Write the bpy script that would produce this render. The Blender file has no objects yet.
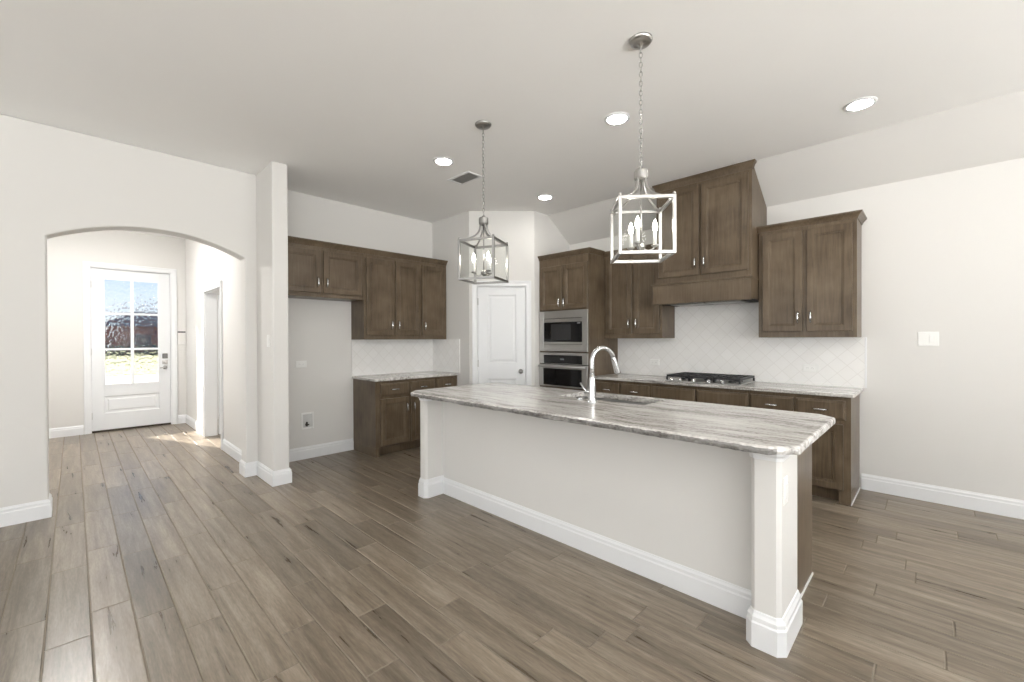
import bpy, bmesh, math, random
from mathutils import Vector, Matrix
random.seed(7)
PI = math.pi
scn = bpy.context.scene
COL = scn.collection

# ------------------------------------------------------------------ camera
cd = bpy.data.cameras.new('camera'); cam = bpy.data.objects.new('camera', cd); COL.objects.link(cam)
YAW, PITCH, ROLL = math.radians(44.417), math.radians(-0.299), math.radians(-0.211)
f_ = Vector((-math.sin(YAW)*math.cos(PITCH), math.cos(YAW)*math.cos(PITCH), math.sin(PITCH)))
r0 = Vector((math.cos(YAW), math.sin(YAW), 0)); u0 = r0.cross(f_)
r_ = r0*math.cos(ROLL)+u0*math.sin(ROLL); u_ = -r0*math.sin(ROLL)+u0*math.cos(ROLL)
M = Matrix((r_, u_, -f_)).transposed().to_4x4(); M.translation = (0, 0, 1.372)
cam.matrix_world = M
cd.sensor_width = 36; cd.lens = 36*429.677/1024; cd.clip_start = 0.05; cd.clip_end = 500
scn.camera = cam

# ------------------------------------------------------------------ exposure, sky, sun, daylight at the windows, added fill lamps
vs = scn.view_settings
vs.view_transform = 'Standard'; vs.look = 'None'; vs.gamma = 1; vs.use_curve_mapping = False
vs.exposure = 0.27
w = bpy.data.worlds.new('world'); scn.world = w; w.use_nodes = True
nt = w.node_tree; nt.nodes.clear()
wo = nt.nodes.new('ShaderNodeOutputWorld'); bg = nt.nodes.new('ShaderNodeBackground')
tc = nt.nodes.new('ShaderNodeTexCoord'); sx = nt.nodes.new('ShaderNodeSeparateXYZ'); cr = nt.nodes.new('ShaderNodeValToRGB')
nt.links.new(tc.outputs['Generated'], sx.inputs[0]); nt.links.new(sx.outputs[2], cr.inputs[0])
nt.links.new(cr.outputs[0], bg.inputs[0]); nt.links.new(bg.outputs[0], wo.inputs[0])
el = cr.color_ramp.elements
el[0].position = 0.0; el[0].color = (0.95, 0.97, 1.0, 1)
el[1].position = 0.6; el[1].color = (0.25, 0.45, 0.85, 1)
e = el.new(0.035); e.color = (0.86, 0.93, 1.0, 1)
e = el.new(0.11); e.color = (0.56, 0.73, 0.95, 1)
bg.inputs[1].default_value = .92

sd = bpy.data.lights.new('sun', 'SUN'); sd.energy = 22; sd.angle = math.radians(0.6); sd.color = (1, .95, .87)
so = bpy.data.objects.new('sun', sd); COL.objects.link(so)
so.rotation_euler = Vector((.93*.82, .37*.82, -.572)).to_track_quat('-Z', 'Y').to_euler(); so.location = (-20, -10, 15)

def area(name, loc, d, sx_, sy_, power, col=(1, 1, 1)):
    l = bpy.data.lights.new(name, 'AREA'); l.shape = 'RECTANGLE'; l.size = sx_; l.size_y = sy_
    l.energy = power; l.color = col
    o = bpy.data.objects.new(name, l); COL.objects.link(o); o.location = loc
    o.rotation_euler = Vector(d).to_track_quat('-Z', 'Y').to_euler(); return o
WIN_Y = (-2.9, -0.4, 2.1)            # the three tall windows of the living room, in the wall beyond the frame
for wy in WIN_Y:
    area('window_daylight', (4.27, wy, 1.45), (-1, 0, 3.6), 2.0, 2.1, 218, (1.0, 0.995, 0.982))
FILL_WIN_X = (-2.6, 0.4, 2.8)             # unseen back-wall windows, added to light the island front and cooktop wall
for wx in FILL_WIN_X:
    area('back_fill_light', (wx, -4.57, 1.45), (0, 1, 1.0), 2.0, 2.1, 42, (1.0, 0.995, 0.982))  # added fill for the surfaces facing the back wall

area('study_fill_light', (-8.94, 3.3, 1.5), (1, 0, .3), 1.3, 1.5, 60, (0.97, 0.985, 1.0))  # added lamp at the unseen study window, brightens the hall through the doorway

# ------------------------------------------------------------------ helpers
def tag(o, label=None, cat=None, group=None, kind=None):
    if label: o['label'] = label
    if cat: o['category'] = cat
    if group: o['group'] = group
    if kind: o['kind'] = kind
    return o
def thing(name, label, cat, loc=(0, 0, 0), rz=0.0, group=None):
    o = bpy.data.objects.new(name, None); COL.objects.link(o)
    o.empty_display_size = .1; o.location = loc; o.rotation_euler = (0, 0, rz)
    return tag(o, label, cat, group)
def obj(name, bm, mat, parent=None, smooth=False, bevel=0.0, seg=2, loc=None, label=None, recalc=True):
    if recalc: bmesh.ops.recalc_face_normals(bm, faces=bm.faces)
    me = bpy.data.meshes.new(name); bm.to_mesh(me); bm.free()
    o = bpy.data.objects.new(name, me); COL.objects.link(o)
    me.materials.append(mat)
    if smooth:
        for p in me.polygons: p.use_smooth = True
    if bevel:
        m = o.modifiers.new('edges', 'BEVEL'); m.width = bevel; m.segments = seg; m.limit_method = 'ANGLE'; m.angle_limit = math.radians(40)
        m.harden_normals = False
    if parent is not None: o.parent = parent
    if loc is not None: o.location = loc
    if label: o['label'] = label
    return o
def struct(name, bm, mat, bevel=0.0, seg=2, parent=None, smooth=False):
    o = obj(name, bm, mat, parent, smooth, bevel, seg)
    if parent is None: o['kind'] = 'structure'
    return o
def B(): return bmesh.new()
def box(bm, x0, x1, y0, y1, z0, z1):
    v = [bm.verts.new((x, y, z)) for x in (x0, x1) for y in (y0, y1) for z in (z0, z1)]
    for q in ((0, 1, 3, 2), (4, 6, 7, 5), (0, 4, 5, 1), (2, 3, 7, 6), (0, 2, 6, 4), (1, 5, 7, 3)):
        bm.faces.new([v[i] for i in q])
    return bm
def bx(*a): return box(B(), *a)
def prism(bm, pts, a0, a1, axis):
    """polygon pts extruded between a0 and a1 along axis (x: pts are y,z; y: pts are x,z; z: pts are x,y)"""
    def P(p, a):
        return {'x': (a, p[0], p[1]), 'y': (p[0], a, p[1]), 'z': (p[0], p[1], a)}[axis]
    A = [bm.verts.new(P(p, a0)) for p in pts]; C = [bm.verts.new(P(p, a1)) for p in pts]
    n = len(pts)
    bm.faces.new(A); bm.faces.new(C[::-1])
    for i in range(n):
        j = (i+1) % n; bm.faces.new((A[j], A[i], C[i], C[j]))
    return bm
def loft(bm, rings, cap0=True, cap1=True):
    R = [[bm.verts.new(p) for p in r] for r in rings]; n = len(R[0])
    for a, b in zip(R, R[1:]):
        for i in range(n):
            j = (i+1) % n; bm.faces.new((a[i], a[j], b[j], b[i]))
    if cap0: bm.faces.new(R[0][::-1])
    if cap1: bm.faces.new(R[-1])
    return bm
def lathe(bm, prof, c=(0, 0, 0), n=24, axis='z'):
    rings = []
    for r, z in prof:
        r = max(r, 1e-4); ring = []
        for k in range(n):
            a = 2*PI*k/n; p = (r*math.cos(a), r*math.sin(a), z)
            if axis == 'y': p = (p[0], -p[2], p[1])
            if axis == 'x': p = (p[2], p[0], p[1])
            ring.append((p[0]+c[0], p[1]+c[1], p[2]+c[2]))
        rings.append(ring)
    return loft(bm, rings)
def tube(bm, pts, r, n=10):
    pts = [Vector(p) for p in pts]; rr = r if isinstance(r, (list, tuple)) else [r]*len(pts)
    rings = []; prev = None
    for i, p in enumerate(pts):
        t = (pts[min(i+1, len(pts)-1)]-pts[max(i-1, 0)]).normalized()
        if prev is None:
            a = Vector((0, 0, 1)) if abs(t.z) < .9 else Vector((1, 0, 0)); nrm = t.cross(a).normalized()
        else:
            nrm = (prev-t*prev.dot(t)).normalized()
        prev = nrm; b = t.cross(nrm)
        rings.append([tuple(p+(nrm*math.cos(2*PI*k/n)+b*math.sin(2*PI*k/n))*rr[i]) for k in range(n)])
    return loft(bm, rings)
def bar(bm, p, q, w):
    """square bar between two points"""
    p, q = Vector(p), Vector(q); t = (q-p).normalized()
    a = Vector((0, 0, 1)) if abs(t.z) < .9 else Vector((1, 0, 0))
    n1 = t.cross(a).normalized()*w/2; n2 = t.cross(n1).normalized()*w/2
    return loft(bm, [[tuple(c+s) for s in (n1+n2, n1-n2, -n1-n2, -n1+n2)] for c in (p, q)])
def sweep(bm, path, prof, closed=False):
    """profile (out, z) swept along a floor-plan path; out points to the right of the walking direction, corners mitred"""
    P = [Vector(p) for p in path]; n = len(P); rings = []
    def nr(a, b):
        d = (b-a).normalized(); return Vector((d.y, -d.x))
    for i in range(n):
        if closed or 0 < i < n-1:
            a = nr(P[i-1], P[i]); b = nr(P[i], P[(i+1) % n]); m = (a+b)/(1+a.dot(b))
        else:
            m = nr(P[0], P[1]) if i == 0 else nr(P[-2], P[-1])
        rings.append([(P[i].x+m.x*o, P[i].y+m.y*o, z) for o, z in prof])
    if closed:
        R = [[bm.verts.new(p) for p in r] for r in rings]; k = len(prof)
        for i in range(n):
            a, b = R[i], R[(i+1) % n]
            for j in range(k-1): bm.faces.new((a[j], a[j+1], b[j+1], b[j]))
        return bm
    return loft(bm, rings)
def rect(x0, x1, z0, z1, y): return [(x0, y, z0), (x1, y, z0), (x1, y, z1), (x0, y, z1)]

# ------------------------------------------------------------------ materials
def new_mat(name):
    m = bpy.data.materials.new(name); m.use_nodes = True
    n = m.node_tree.nodes; l = m.node_tree.links
    return m, n, l, n['Principled BSDF']
def plain(name, c, rough=.5, metal=0.0, noise=0.0, nscale=40, bump=0.0, spec=.5):
    m, n, l, p = new_mat(name)
    p.inputs['Roughness'].default_value = rough; p.inputs['Metallic'].default_value = metal
    p.inputs['Specular IOR Level'].default_value = spec
    p.inputs['Base Color'].default_value = (*c, 1)
    if noise or bump:
        t = n.new('ShaderNodeTexCoord'); z = n.new('ShaderNodeTexNoise'); z.inputs['Scale'].default_value = nscale; z.inputs['Detail'].default_value = 4
        l.new(t.outputs['Object'], z.inputs['Vector'])
        if noise:
            mx = n.new('ShaderNodeMix'); mx.data_type = 'RGBA'
            mx.inputs[6].default_value = (*[v*(1-noise) for v in c], 1); mx.inputs[7].default_value = (*[min(1, v*(1+noise)) for v in c], 1)
            l.new(z.outputs['Fac'], mx.inputs[0]); l.new(mx.outputs[2], p.inputs['Base Color'])
        if bump:
            b = n.new('ShaderNodeBump'); b.inputs['Strength'].default_value = bump; b.inputs['Distance'].default_value = .003
            l.new(z.outputs['Fac'], b.inputs['Height']); l.new(b.outputs[0], p.inputs['Normal'])
    return m
def emit(name, c, s):
    m, n, l, p = new_mat(name); n.remove(p); e = n.new('ShaderNodeEmission')
    e.inputs[0].default_value = (*c, 1); e.inputs[1].default_value = s
    l.new(e.outputs[0], n['Material Output'].inputs[0]); return m
def math_(n, l, op, a, b=None, c=None):
    x = n.new('ShaderNodeMath'); x.operation = op
    for i, v in enumerate((a, b, c)):
        if v is None: continue
        if isinstance(v, (int, float)): x.inputs[i].default_value = v
        else: l.new(v, x.inputs[i])
    return x.outputs[0]
def ramp(n, l, fac, stops):
    r = n.new('ShaderNodeValToRGB'); l.new(fac, r.inputs[0]); e = r.color_ramp.elements
    while len(e) < len(stops): e.new(.5)
    for k, (p, c) in zip(e, stops): k.position = p; k.color = (*c, 1)
    return r.outputs[0]
def mixc(n, l, fac, a, b, mode='MIX'):
    m = n.new('ShaderNodeMix'); m.data_type = 'RGBA'; m.blend_type = mode
    for i, v in ((0, fac), (6, a), (7, b)):
        if isinstance(v, (int, float)): m.inputs[i].default_value = v
        elif isinstance(v, tuple): m.inputs[i].default_value = (*v, 1)
        else: l.new(v, m.inputs[i])
    return m.outputs[2]

WALL = plain('wall_paint', (.705, .692, .668), .85, noise=.01, nscale=3, bump=.06, spec=.2)
CEIL = plain('ceiling_paint', (.92, .915, .90), .9, noise=.01, nscale=3, bump=.05, spec=.1)
TRIM = plain('white_trim_paint', (.79, .797, .805), .35, noise=.01, nscale=6)
DOORW = plain('white_door_paint', (.76, .77, .78), .35, noise=.01, nscale=6)
PLASTIC = plain('white_plastic', (.82, .82, .80), .3, noise=.01)
CHROME = plain('polished_nickel', (.62, .63, .64), .12, 1.0, noise=.02, nscale=60)
SHADE_NICKEL = plain('shaded_brushed_nickel', (.36, .355, .345), .36, 1.0, noise=.05, nscale=80)  # darker copy of the nickel, its dim reflections put into the colour
NICKEL = plain('brushed_nickel', (.50, .49, .475), .28, 1.0, noise=.05, nscale=80)
STEEL = plain('stainless_steel', (.58, .575, .565), .32, 1.0, noise=.05, nscale=50)
IRON = plain('black_cast_iron', (.022, .022, .023), .45, noise=.3, nscale=90, bump=.2)
BLACKGLASS = plain('black_oven_glass', (.006, .006, .007), .05, noise=.1)
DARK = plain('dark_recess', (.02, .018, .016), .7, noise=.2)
BRONZE = plain('dark_bronze', (.05, .04, .03), .45, .6, noise=.2)
CANDLE = plain('candle_sleeve_white', (.8, .8, .78), .4, noise=.02)
GREYBOX = plain('grey_keypad', (.13, .13, .13), .35, noise=.1)
BULB = emit('lit_bulb', (1, .93, .82), 36)
LED = emit('lit_downlight', (1, .97, .92), 70)
HALL_FILL = emit('lit_hall_fill', (1, .985, .965), 140)  # glow of the added hall lamp
DISPLAY = plain('dark_display', (.03, .03, .035), .2, noise=.1)

def wood(name, dark, light, rough=.30):
    m, n, l, p = new_mat(name)
    t = n.new('ShaderNodeTexCoord'); oi = n.new('ShaderNodeObjectInfo')
    add = n.new('ShaderNodeVectorMath'); add.operation = 'MULTIPLY_ADD'
    l.new(oi.outputs['Random'], add.inputs[0]); add.inputs[1].default_value = (37, 53, 71); l.new(t.outputs['Object'], add.inputs[2])
    mp = n.new('ShaderNodeMapping'); mp.inputs['Scale'].default_value = (38, 38, 2.2); l.new(add.outputs[0], mp.inputs[0])
    z = n.new('ShaderNodeTexNoise'); z.inputs['Scale'].default_value = 1.6; z.inputs['Detail'].default_value = 7; z.inputs['Distortion'].default_value = .6
    l.new(mp.outputs[0], z.inputs['Vector'])
    z2 = n.new('ShaderNodeTexNoise'); z2.inputs['Scale'].default_value = 5; z2.inputs['Detail'].default_value = 3; l.new(add.outputs[0], z2.inputs['Vector'])
    f = math_(n, l, 'ADD', math_(n, l, 'MULTIPLY', z.outputs['Fac'], .46), math_(n, l, 'MULTIPLY', z2.outputs['Fac'], .54))
    c = ramp(n, l, f, ((.30, dark), (.68, light)))
    l.new(c, p.inputs['Base Color']); p.inputs['Roughness'].default_value = rough; p.inputs['Specular IOR Level'].default_value = .32
    b = n.new('ShaderNodeBump'); b.inputs['Strength'].default_value = .06; b.inputs['Distance'].default_value = .002
    l.new(z.outputs['Fac'], b.inputs['Height']); l.new(b.outputs[0], p.inputs['Normal'])
    return m
WOOD = wood('stained_maple', (.070, .048, .029), (.168, .126, .083))

def floor_mat():
    m, n, l, p = new_mat('wood_look_tile')
    t = n.new('ShaderNodeTexCoord'); s = n.new('ShaderNodeSeparateXYZ'); l.new(t.outputs['Object'], s.inputs[0])
    W_, L_ = .1535, .892
    yy = math_(n, l, 'DIVIDE', math_(n, l, 'SUBTRACT', s.outputs[1], .052-W_*100), W_)
    row = math_(n, l, 'FLOOR', yy); fy = math_(n, l, 'FRACT', yy)
    wn = n.new('ShaderNodeTexWhiteNoise'); wn.noise_dimensions = '1D'; l.new(row, wn.inputs['W'])
    xx = math_(n, l, 'ADD', math_(n, l, 'DIVIDE', math_(n, l, 'ADD', s.outputs[0], 50), L_), wn.outputs['Value'])
    colm = math_(n, l, 'FLOOR', xx); fx = math_(n, l, 'FRACT', xx)
    ident = math_(n, l, 'ADD', math_(n, l, 'MULTIPLY', row, 7.31), math_(n, l, 'MULTIPLY', colm, 3.77))
    w2 = n.new('ShaderNodeTexWhiteNoise'); w2.noise_dimensions = '1D'; l.new(ident, w2.inputs['W'])
    # distance to the tile edge, metres
    ey = math_(n, l, 'MULTIPLY', math_(n, l, 'MINIMUM', fy, math_(n, l, 'SUBTRACT', 1, fy)), W_)
    ex = math_(n, l, 'MULTIPLY', math_(n, l, 'MINIMUM', fx, math_(n, l, 'SUBTRACT', 1, fx)), L_)
    ed = math_(n, l, 'MINIMUM', ex, ey)
    grout = math_(n, l, 'LESS_THAN', ed, .0021)
    edge = n.new('ShaderNodeMapRange'); edge.inputs[1].default_value = .0016; edge.inputs[2].default_value = .0050; l.new(ed, edge.inputs[0])
    # grain, shifted per tile
    cv = n.new('ShaderNodeCombineXYZ')
    l.new(math_(n, l, 'MULTIPLY', s.outputs[0], 1.0), cv.inputs[0]); l.new(math_(n, l, 'MULTIPLY', s.outputs[1], 13), cv.inputs[1]); l.new(math_(n, l, 'MULTIPLY', ident, 5.3), cv.inputs[2])
    g = n.new('ShaderNodeTexNoise'); g.inputs['Scale'].default_value = 1.7; g.inputs['Detail'].default_value = 7; g.inputs['Roughness'].default_value = .62; g.inputs['Distortion'].default_value = .35
    l.new(cv.outputs[0], g.inputs['Vector'])
    cv2 = n.new('ShaderNodeCombineXYZ')
    l.new(math_(n, l, 'MULTIPLY', s.outputs[0], 1.3), cv2.inputs[0]); l.new(math_(n, l, 'MULTIPLY', s.outputs[1], 9), cv2.inputs[1]); l.new(math_(n, l, 'MULTIPLY', ident, 9.1), cv2.inputs[2])
    k = n.new('ShaderNodeTexNoise'); k.inputs['Scale'].default_value = 1.2; k.inputs['Detail'].default_value = 3; l.new(cv2.outputs[0], k.inputs['Vector'])
    base = ramp(n, l, g.outputs['Fac'], ((.28, (.110, .085, .060)), (.50, (.220, .180, .136)), (.72, (.330, .280, .222))))
    knots = ramp(n, l, k.outputs['Fac'], ((.26, (.62, .58, .54)), (.44, (1, 1, 1))))
    base = mixc(n, l, .38, base, knots, 'MULTIPLY')
    fn = n.new('ShaderNodeTexNoise'); fn.inputs['Scale'].default_value = 1; fn.inputs['Detail'].default_value = 4
    cv3 = n.new('ShaderNodeCombineXYZ'); l.new(math_(n, l, 'MULTIPLY', s.outputs[0], 22), cv3.inputs[0]); l.new(math_(n, l, 'MULTIPLY', s.outputs[1], 150), cv3.inputs[1]); l.new(math_(n, l, 'MULTIPLY', ident, 3.3), cv3.inputs[2]); l.new(cv3.outputs[0], fn.inputs['Vector'])
    base = mixc(n, l, .8, base, ramp(n, l, fn.outputs['Fac'], ((.30, (.80, .79, .78)), (.65, (1.12, 1.12, 1.12)))), 'MULTIPLY')
    tone = ramp(n, l, w2.outputs['Value'], ((0, (.78, .77, .75)), (1, (1.16, 1.15, 1.14))))
    base = mixc(n, l, 1.0, base, tone, 'MULTIPLY')
    c = mixc(n, l, grout, base, (.27, .23, .18))
    l.new(c, p.inputs['Base Color'])
    rg = n.new('ShaderNodeMapRange'); rg.inputs[3].default_value = .24; rg.inputs[4].default_value = .34; l.new(g.outputs['Fac'], rg.inputs[0])
    l.new(math_(n, l, 'MAXIMUM', rg.outputs[0], math_(n, l, 'MULTIPLY', math_(n, l, 'SUBTRACT', 1, edge.outputs[0]), .9)), p.inputs['Roughness']); p.inputs['Specular IOR Level'].default_value = .55
    h = edge.outputs[0]
    b = n.new('ShaderNodeBump'); b.inputs['Strength'].default_value = .8; b.inputs['Distance'].default_value = .004
    l.new(h, b.inputs['Height']); l.new(b.outputs[0], p.inputs['Normal'])
    return m
FLOOR = floor_mat()

def granite():
    m, n, l, p = new_mat('grey_veined_granite')
    t = n.new('ShaderNodeTexCoord')
    wz = n.new('ShaderNodeTexNoise'); wz.inputs['Scale'].default_value = 1.6; wz.inputs['Detail'].default_value = 3; l.new(t.outputs['Object'], wz.inputs['Vector'])
    sc = n.new('ShaderNodeVectorMath'); sc.operation = 'MULTIPLY_ADD'; l.new(wz.outputs['Color'], sc.inputs[0]); sc.inputs[1].default_value = (.25, .20, .05); l.new(t.outputs['Object'], sc.inputs[2])
    mp = n.new('ShaderNodeMapping'); mp.inputs['Scale'].default_value = (1.3, 10, 10); mp.inputs['Rotation'].default_value = (0, 0, math.radians(-5)); l.new(sc.outputs[0], mp.inputs[0])
    a = n.new('ShaderNodeTexNoise'); a.inputs['Scale'].default_value = 2.1; a.inputs['Detail'].default_value = 9; a.inputs['Roughness'].default_value = .66; a.inputs['Distortion'].default_value = .7
    l.new(mp.outputs[0], a.inputs['Vector'])
    fz = n.new('ShaderNodeTexNoise'); fz.inputs['Scale'].default_value = 75; fz.inputs['Detail'].default_value = 3; l.new(t.outputs['Object'], fz.inputs['Vector'])
    bg_ = n.new('ShaderNodeTexNoise'); bg_.inputs['Scale'].default_value = .55; bg_.inputs['Detail'].default_value = 5; l.new(mp.outputs[0], bg_.inputs['Vector'])
    f = math_(n, l, 'ADD', math_(n, l, 'MULTIPLY', a.outputs['Fac'], .58), math_(n, l, 'MULTIPLY', fz.outputs['Fac'], .20))
    f = math_(n, l, 'ADD', f, math_(n, l, 'MULTIPLY', bg_.outputs['Fac'], .22))
    c = ramp(n, l, f, ((.34, (.13, .12, .112)), (.43, (.34, .32, .30)), (.49, (.56, .54, .515)), (.58, (.74, .72, .695))))
    l.new(c, p.inputs['Base Color']); p.inputs['Roughness'].default_value = .16
    return m
GRANITE = granite()
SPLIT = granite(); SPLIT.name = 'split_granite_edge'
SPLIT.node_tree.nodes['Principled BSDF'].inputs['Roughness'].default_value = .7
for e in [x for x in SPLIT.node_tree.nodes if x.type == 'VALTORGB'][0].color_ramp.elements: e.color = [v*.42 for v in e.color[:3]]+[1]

def splash_mat(name, u):
    m, n, l, p = new_mat(name)
    t = n.new('ShaderNodeTexCoord'); s = n.new('ShaderNodeSeparateXYZ'); l.new(t.outputs['Object'], s.inputs[0])
    S = .105; d = []; idn = []
    for sg in ('ADD', 'SUBTRACT'):
        q = math_(n, l, 'MULTIPLY', math_(n, l, sg, s.outputs[u], s.outputs[2]), .7071/S)
        q = math_(n, l, 'ADD', q, 40.3); fr = math_(n, l, 'FRACT', q); idn.append(math_(n, l, 'FLOOR', q))
        d.append(math_(n, l, 'MULTIPLY', math_(n, l, 'MINIMUM', fr, math_(n, l, 'SUBTRACT', 1, fr)), S))
    e = math_(n, l, 'MINIMUM', *d)
    mr = n.new('ShaderNodeMapRange'); mr.inputs[1].default_value = .0012; mr.inputs[2].default_value = .0035; l.new(e, mr.inputs[0])
    wn = n.new('ShaderNodeTexWhiteNoise'); wn.noise_dimensions = '1D'
    l.new(math_(n, l, 'ADD', math_(n, l, 'MULTIPLY', idn[0], 3.1), math_(n, l, 'MULTIPLY', idn[1], 7.7)), wn.inputs['W'])
    tile = ramp(n, l, wn.outputs['Value'], ((0, (.82, .81, .79)), (1, (.85, .84, .825))))
    c = mixc(n, l, mr.outputs[0], (.755, .74, .715), tile); l.new(c, p.inputs['Base Color'])
    p.inputs['Roughness'].default_value = .22
    b = n.new('ShaderNodeBump'); b.inputs['Strength'].default_value = .25; b.inputs['Distance'].default_value = .002; l.new(mr.outputs[0], b.inputs['Height']); l.new(b.outputs[0], p.inputs['Normal'])
    return m
SPLASH_X = splash_mat('white_diagonal_tile', 0); SPLASH_Y = splash_mat('white_diagonal_tile_alcove', 1)

def clear_glass(name, refl):
    m, n, l, p = new_mat(name); n.remove(p)
    a = n.new('ShaderNodeBsdfTransparent'); a.inputs[0].default_value = (.99, .995, .99, 1)
    g = n.new('ShaderNodeBsdfGlossy'); g.inputs[1].default_value = .03
    lw = n.new('ShaderNodeLayerWeight'); lw.inputs[0].default_value = .5
    f = math_(n, l, 'MULTIPLY', math_(n, l, 'MULTIPLY_ADD', math_(n, l, 'POWER', lw.outputs['Facing'], 4), .8, .035), refl)
    x = n.new('ShaderNodeMixShader'); l.new(f, x.inputs[0]); l.new(a.outputs[0], x.inputs[1]); l.new(g.outputs[0], x.inputs[2])
    l.new(x.outputs[0], n['Material Output'].inputs[0]); return m
PANE = clear_glass('clear_lantern_glass', .14)
WINPANE = clear_glass('clear_window_glass', .8)
def rain_glass():
    m, n, l, p = new_mat('rain_textured_glass'); n.remove(p)
    t = n.new('ShaderNodeTexCoord'); v = n.new('ShaderNodeTexVoronoi'); v.feature = 'SMOOTH_F1'; v.inputs['Scale'].default_value = 34
    mp = n.new('ShaderNodeMapping'); mp.inputs['Scale'].default_value = (1, 1, .7); l.new(t.outputs['Object'], mp.inputs[0]); l.new(mp.outputs[0], v.inputs['Vector'])
    b = n.new('ShaderNodeBump'); b.inputs['Strength'].default_value = .8; b.inputs['Distance'].default_value = .02; l.new(v.outputs['Distance'], b.inputs['Height'])
    r = n.new('ShaderNodeBsdfRefraction'); r.inputs['Roughness'].default_value = 0; r.inputs['IOR'].default_value = 1.13; l.new(b.outputs[0], r.inputs['Normal'])
    a = n.new('ShaderNodeBsdfTransparent'); x = n.new('ShaderNodeMixShader'); x.inputs[0].default_value = .48
    l.new(a.outputs[0], x.inputs[1]); l.new(r.outputs[0], x.inputs[2])
    g = n.new('ShaderNodeBsdfGlossy'); g.inputs[1].default_value = .08; l.new(b.outputs[0], g.inputs['Normal'])
    y = n.new('ShaderNodeMixShader'); y.inputs[0].default_value = .04; l.new(x.outputs[0], y.inputs[1]); l.new(g.outputs[0], y.inputs[2])
    l.new(y.outputs[0], n['Material Output'].inputs[0]); return m
RAIN = rain_glass()
CLEARBACK = clear_glass('smooth_outer_glass', .2)
GRASS = plain('sunlit_lawn', (.125, .130, .042), .9, noise=.35, nscale=.8)
CONC = plain('pale_concrete', (.33, .33, .325), .8, noise=.08, nscale=2)
ASPH = plain('grey_street', (.15, .15, .16), .85, noise=.1, nscale=3)
BRICK = plain('red_brown_brick', (.24, .09, .075), .85, noise=.3, nscale=6)
ROOFT = plain('grey_shingles', (.13, .14, .20), .9, noise=.3, nscale=5)
HEDGE = plain('dark_hedge', (.04, .065, .055), .9, noise=.5, nscale=6, bump=.5)
WGLASS = plain('house_window_glass', (.05, .06, .08), .1, noise=.1)

# ------------------------------------------------------------------ room shell
CZ = 3.045
XA, XA2 = -4.905, -5.086          # arch wall faces
XD = -8.84                        # front door wall
XF = -5.16                        # fridge alcove wall
YK = 5.0                          # cooktop wall
YR = 3.63                         # short return wall
XP = -3.735                       # wall beside the oven cabinet
DG0 = Vector((-4.337, 3.635)); DG1 = Vector((XP, 4.237)); DGD = (DG1-DG0).normalized(); DGN = Vector((DGD.y, -DGD.x))
YH0, YH1 = 1.305, 1.445           # partition between hall and kitchen
XR, YB = 4.2, -4.5
A0, A1, ASP, AAP = -.143, 1.202, 2.185, 2.352   # arched opening

struct('floor', bx(-9.05, XR+.15, YB-.15, YK+.15, -.12, 0), FLOOR)
struct('ceiling', bx(-9.05, XR+.15, YB-.15, YK+.15, CZ, CZ+.12), CEIL)
struct('ceiling_slope', prism(B(), [(4.52, CZ), (YK+.02, CZ), (YK+.02, 2.704), (YK, 2.718)], XP-.05, XR, 'x'), WALL)
# arch wall
hw = (A1-A0)/2; yc = (A0+A1)/2; sg = AAP-ASP; RR = (hw*hw+sg*sg)/(2*sg); a_max = math.asin(hw/RR)
arc = []
for k in range(33):
    a = -a_max+2*a_max*k/32; arc.append((yc+RR*math.sin(a), AAP-RR+RR*math.cos(a)))
poly = [(YB, 0), (A0, 0)]+arc+[(A1, 0), (YH0+.01, 0), (YH0+.01, CZ), (YB, CZ)]
struct('wall_left', prism(B(), poly, XA2, XA, 'x'), WALL, .012, 3)
# partition with the study doorway
DX0, DX1, DH = -7.36, -6.40, 2.04
poly = [(XD, 0), (DX0, 0), (DX0, DH), (DX1, DH), (DX1, 0), (-4.41, 0), (-4.41, CZ), (XD, CZ)]
struct('wall_partition', prism(B(), poly, YH0, YH1, 'y'), WALL, .012, 3)
# front wall with the entrance door hole and the study window hole
FY0, FY1, FH = .17, 1.115, 2.455
poly = [(-.75, 0), (FY0, 0), (FY0, FH), (FY1, FH), (FY1, 0), (2.0, 0), (2.0, CZ), (-.75, CZ)]
struct('wall_front', prism(B(), poly, XD-.16, XD, 'x'), WALL)
b = B(); box(b, XD-.16, XD, 2.0, 4.5, 0, .7); box(b, XD-.16, XD, 2.0, 4.5, 2.3, CZ); box(b, XD-.16, XD, 2.0, 2.6, .7, 2.3); box(b, XD-.16, XD, 4.0, 4.5, .7, 2.3)
struct('wall_study', b, WALL)
struct('wall_study_side', bx(XD, XF-.14, 4.36, 4.5, 0, CZ), WALL)
struct('wall_hall', bx(XD, XA2, -.75, -.6, 0, CZ), WALL)
struct('wall_alcove', bx(XF-.14, XF, YH1, YR+.1, 0, CZ), WALL)
struct('wall_return', bx(XF, DG0.x, YR, YR+.1, 0, CZ), WALL)
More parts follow.
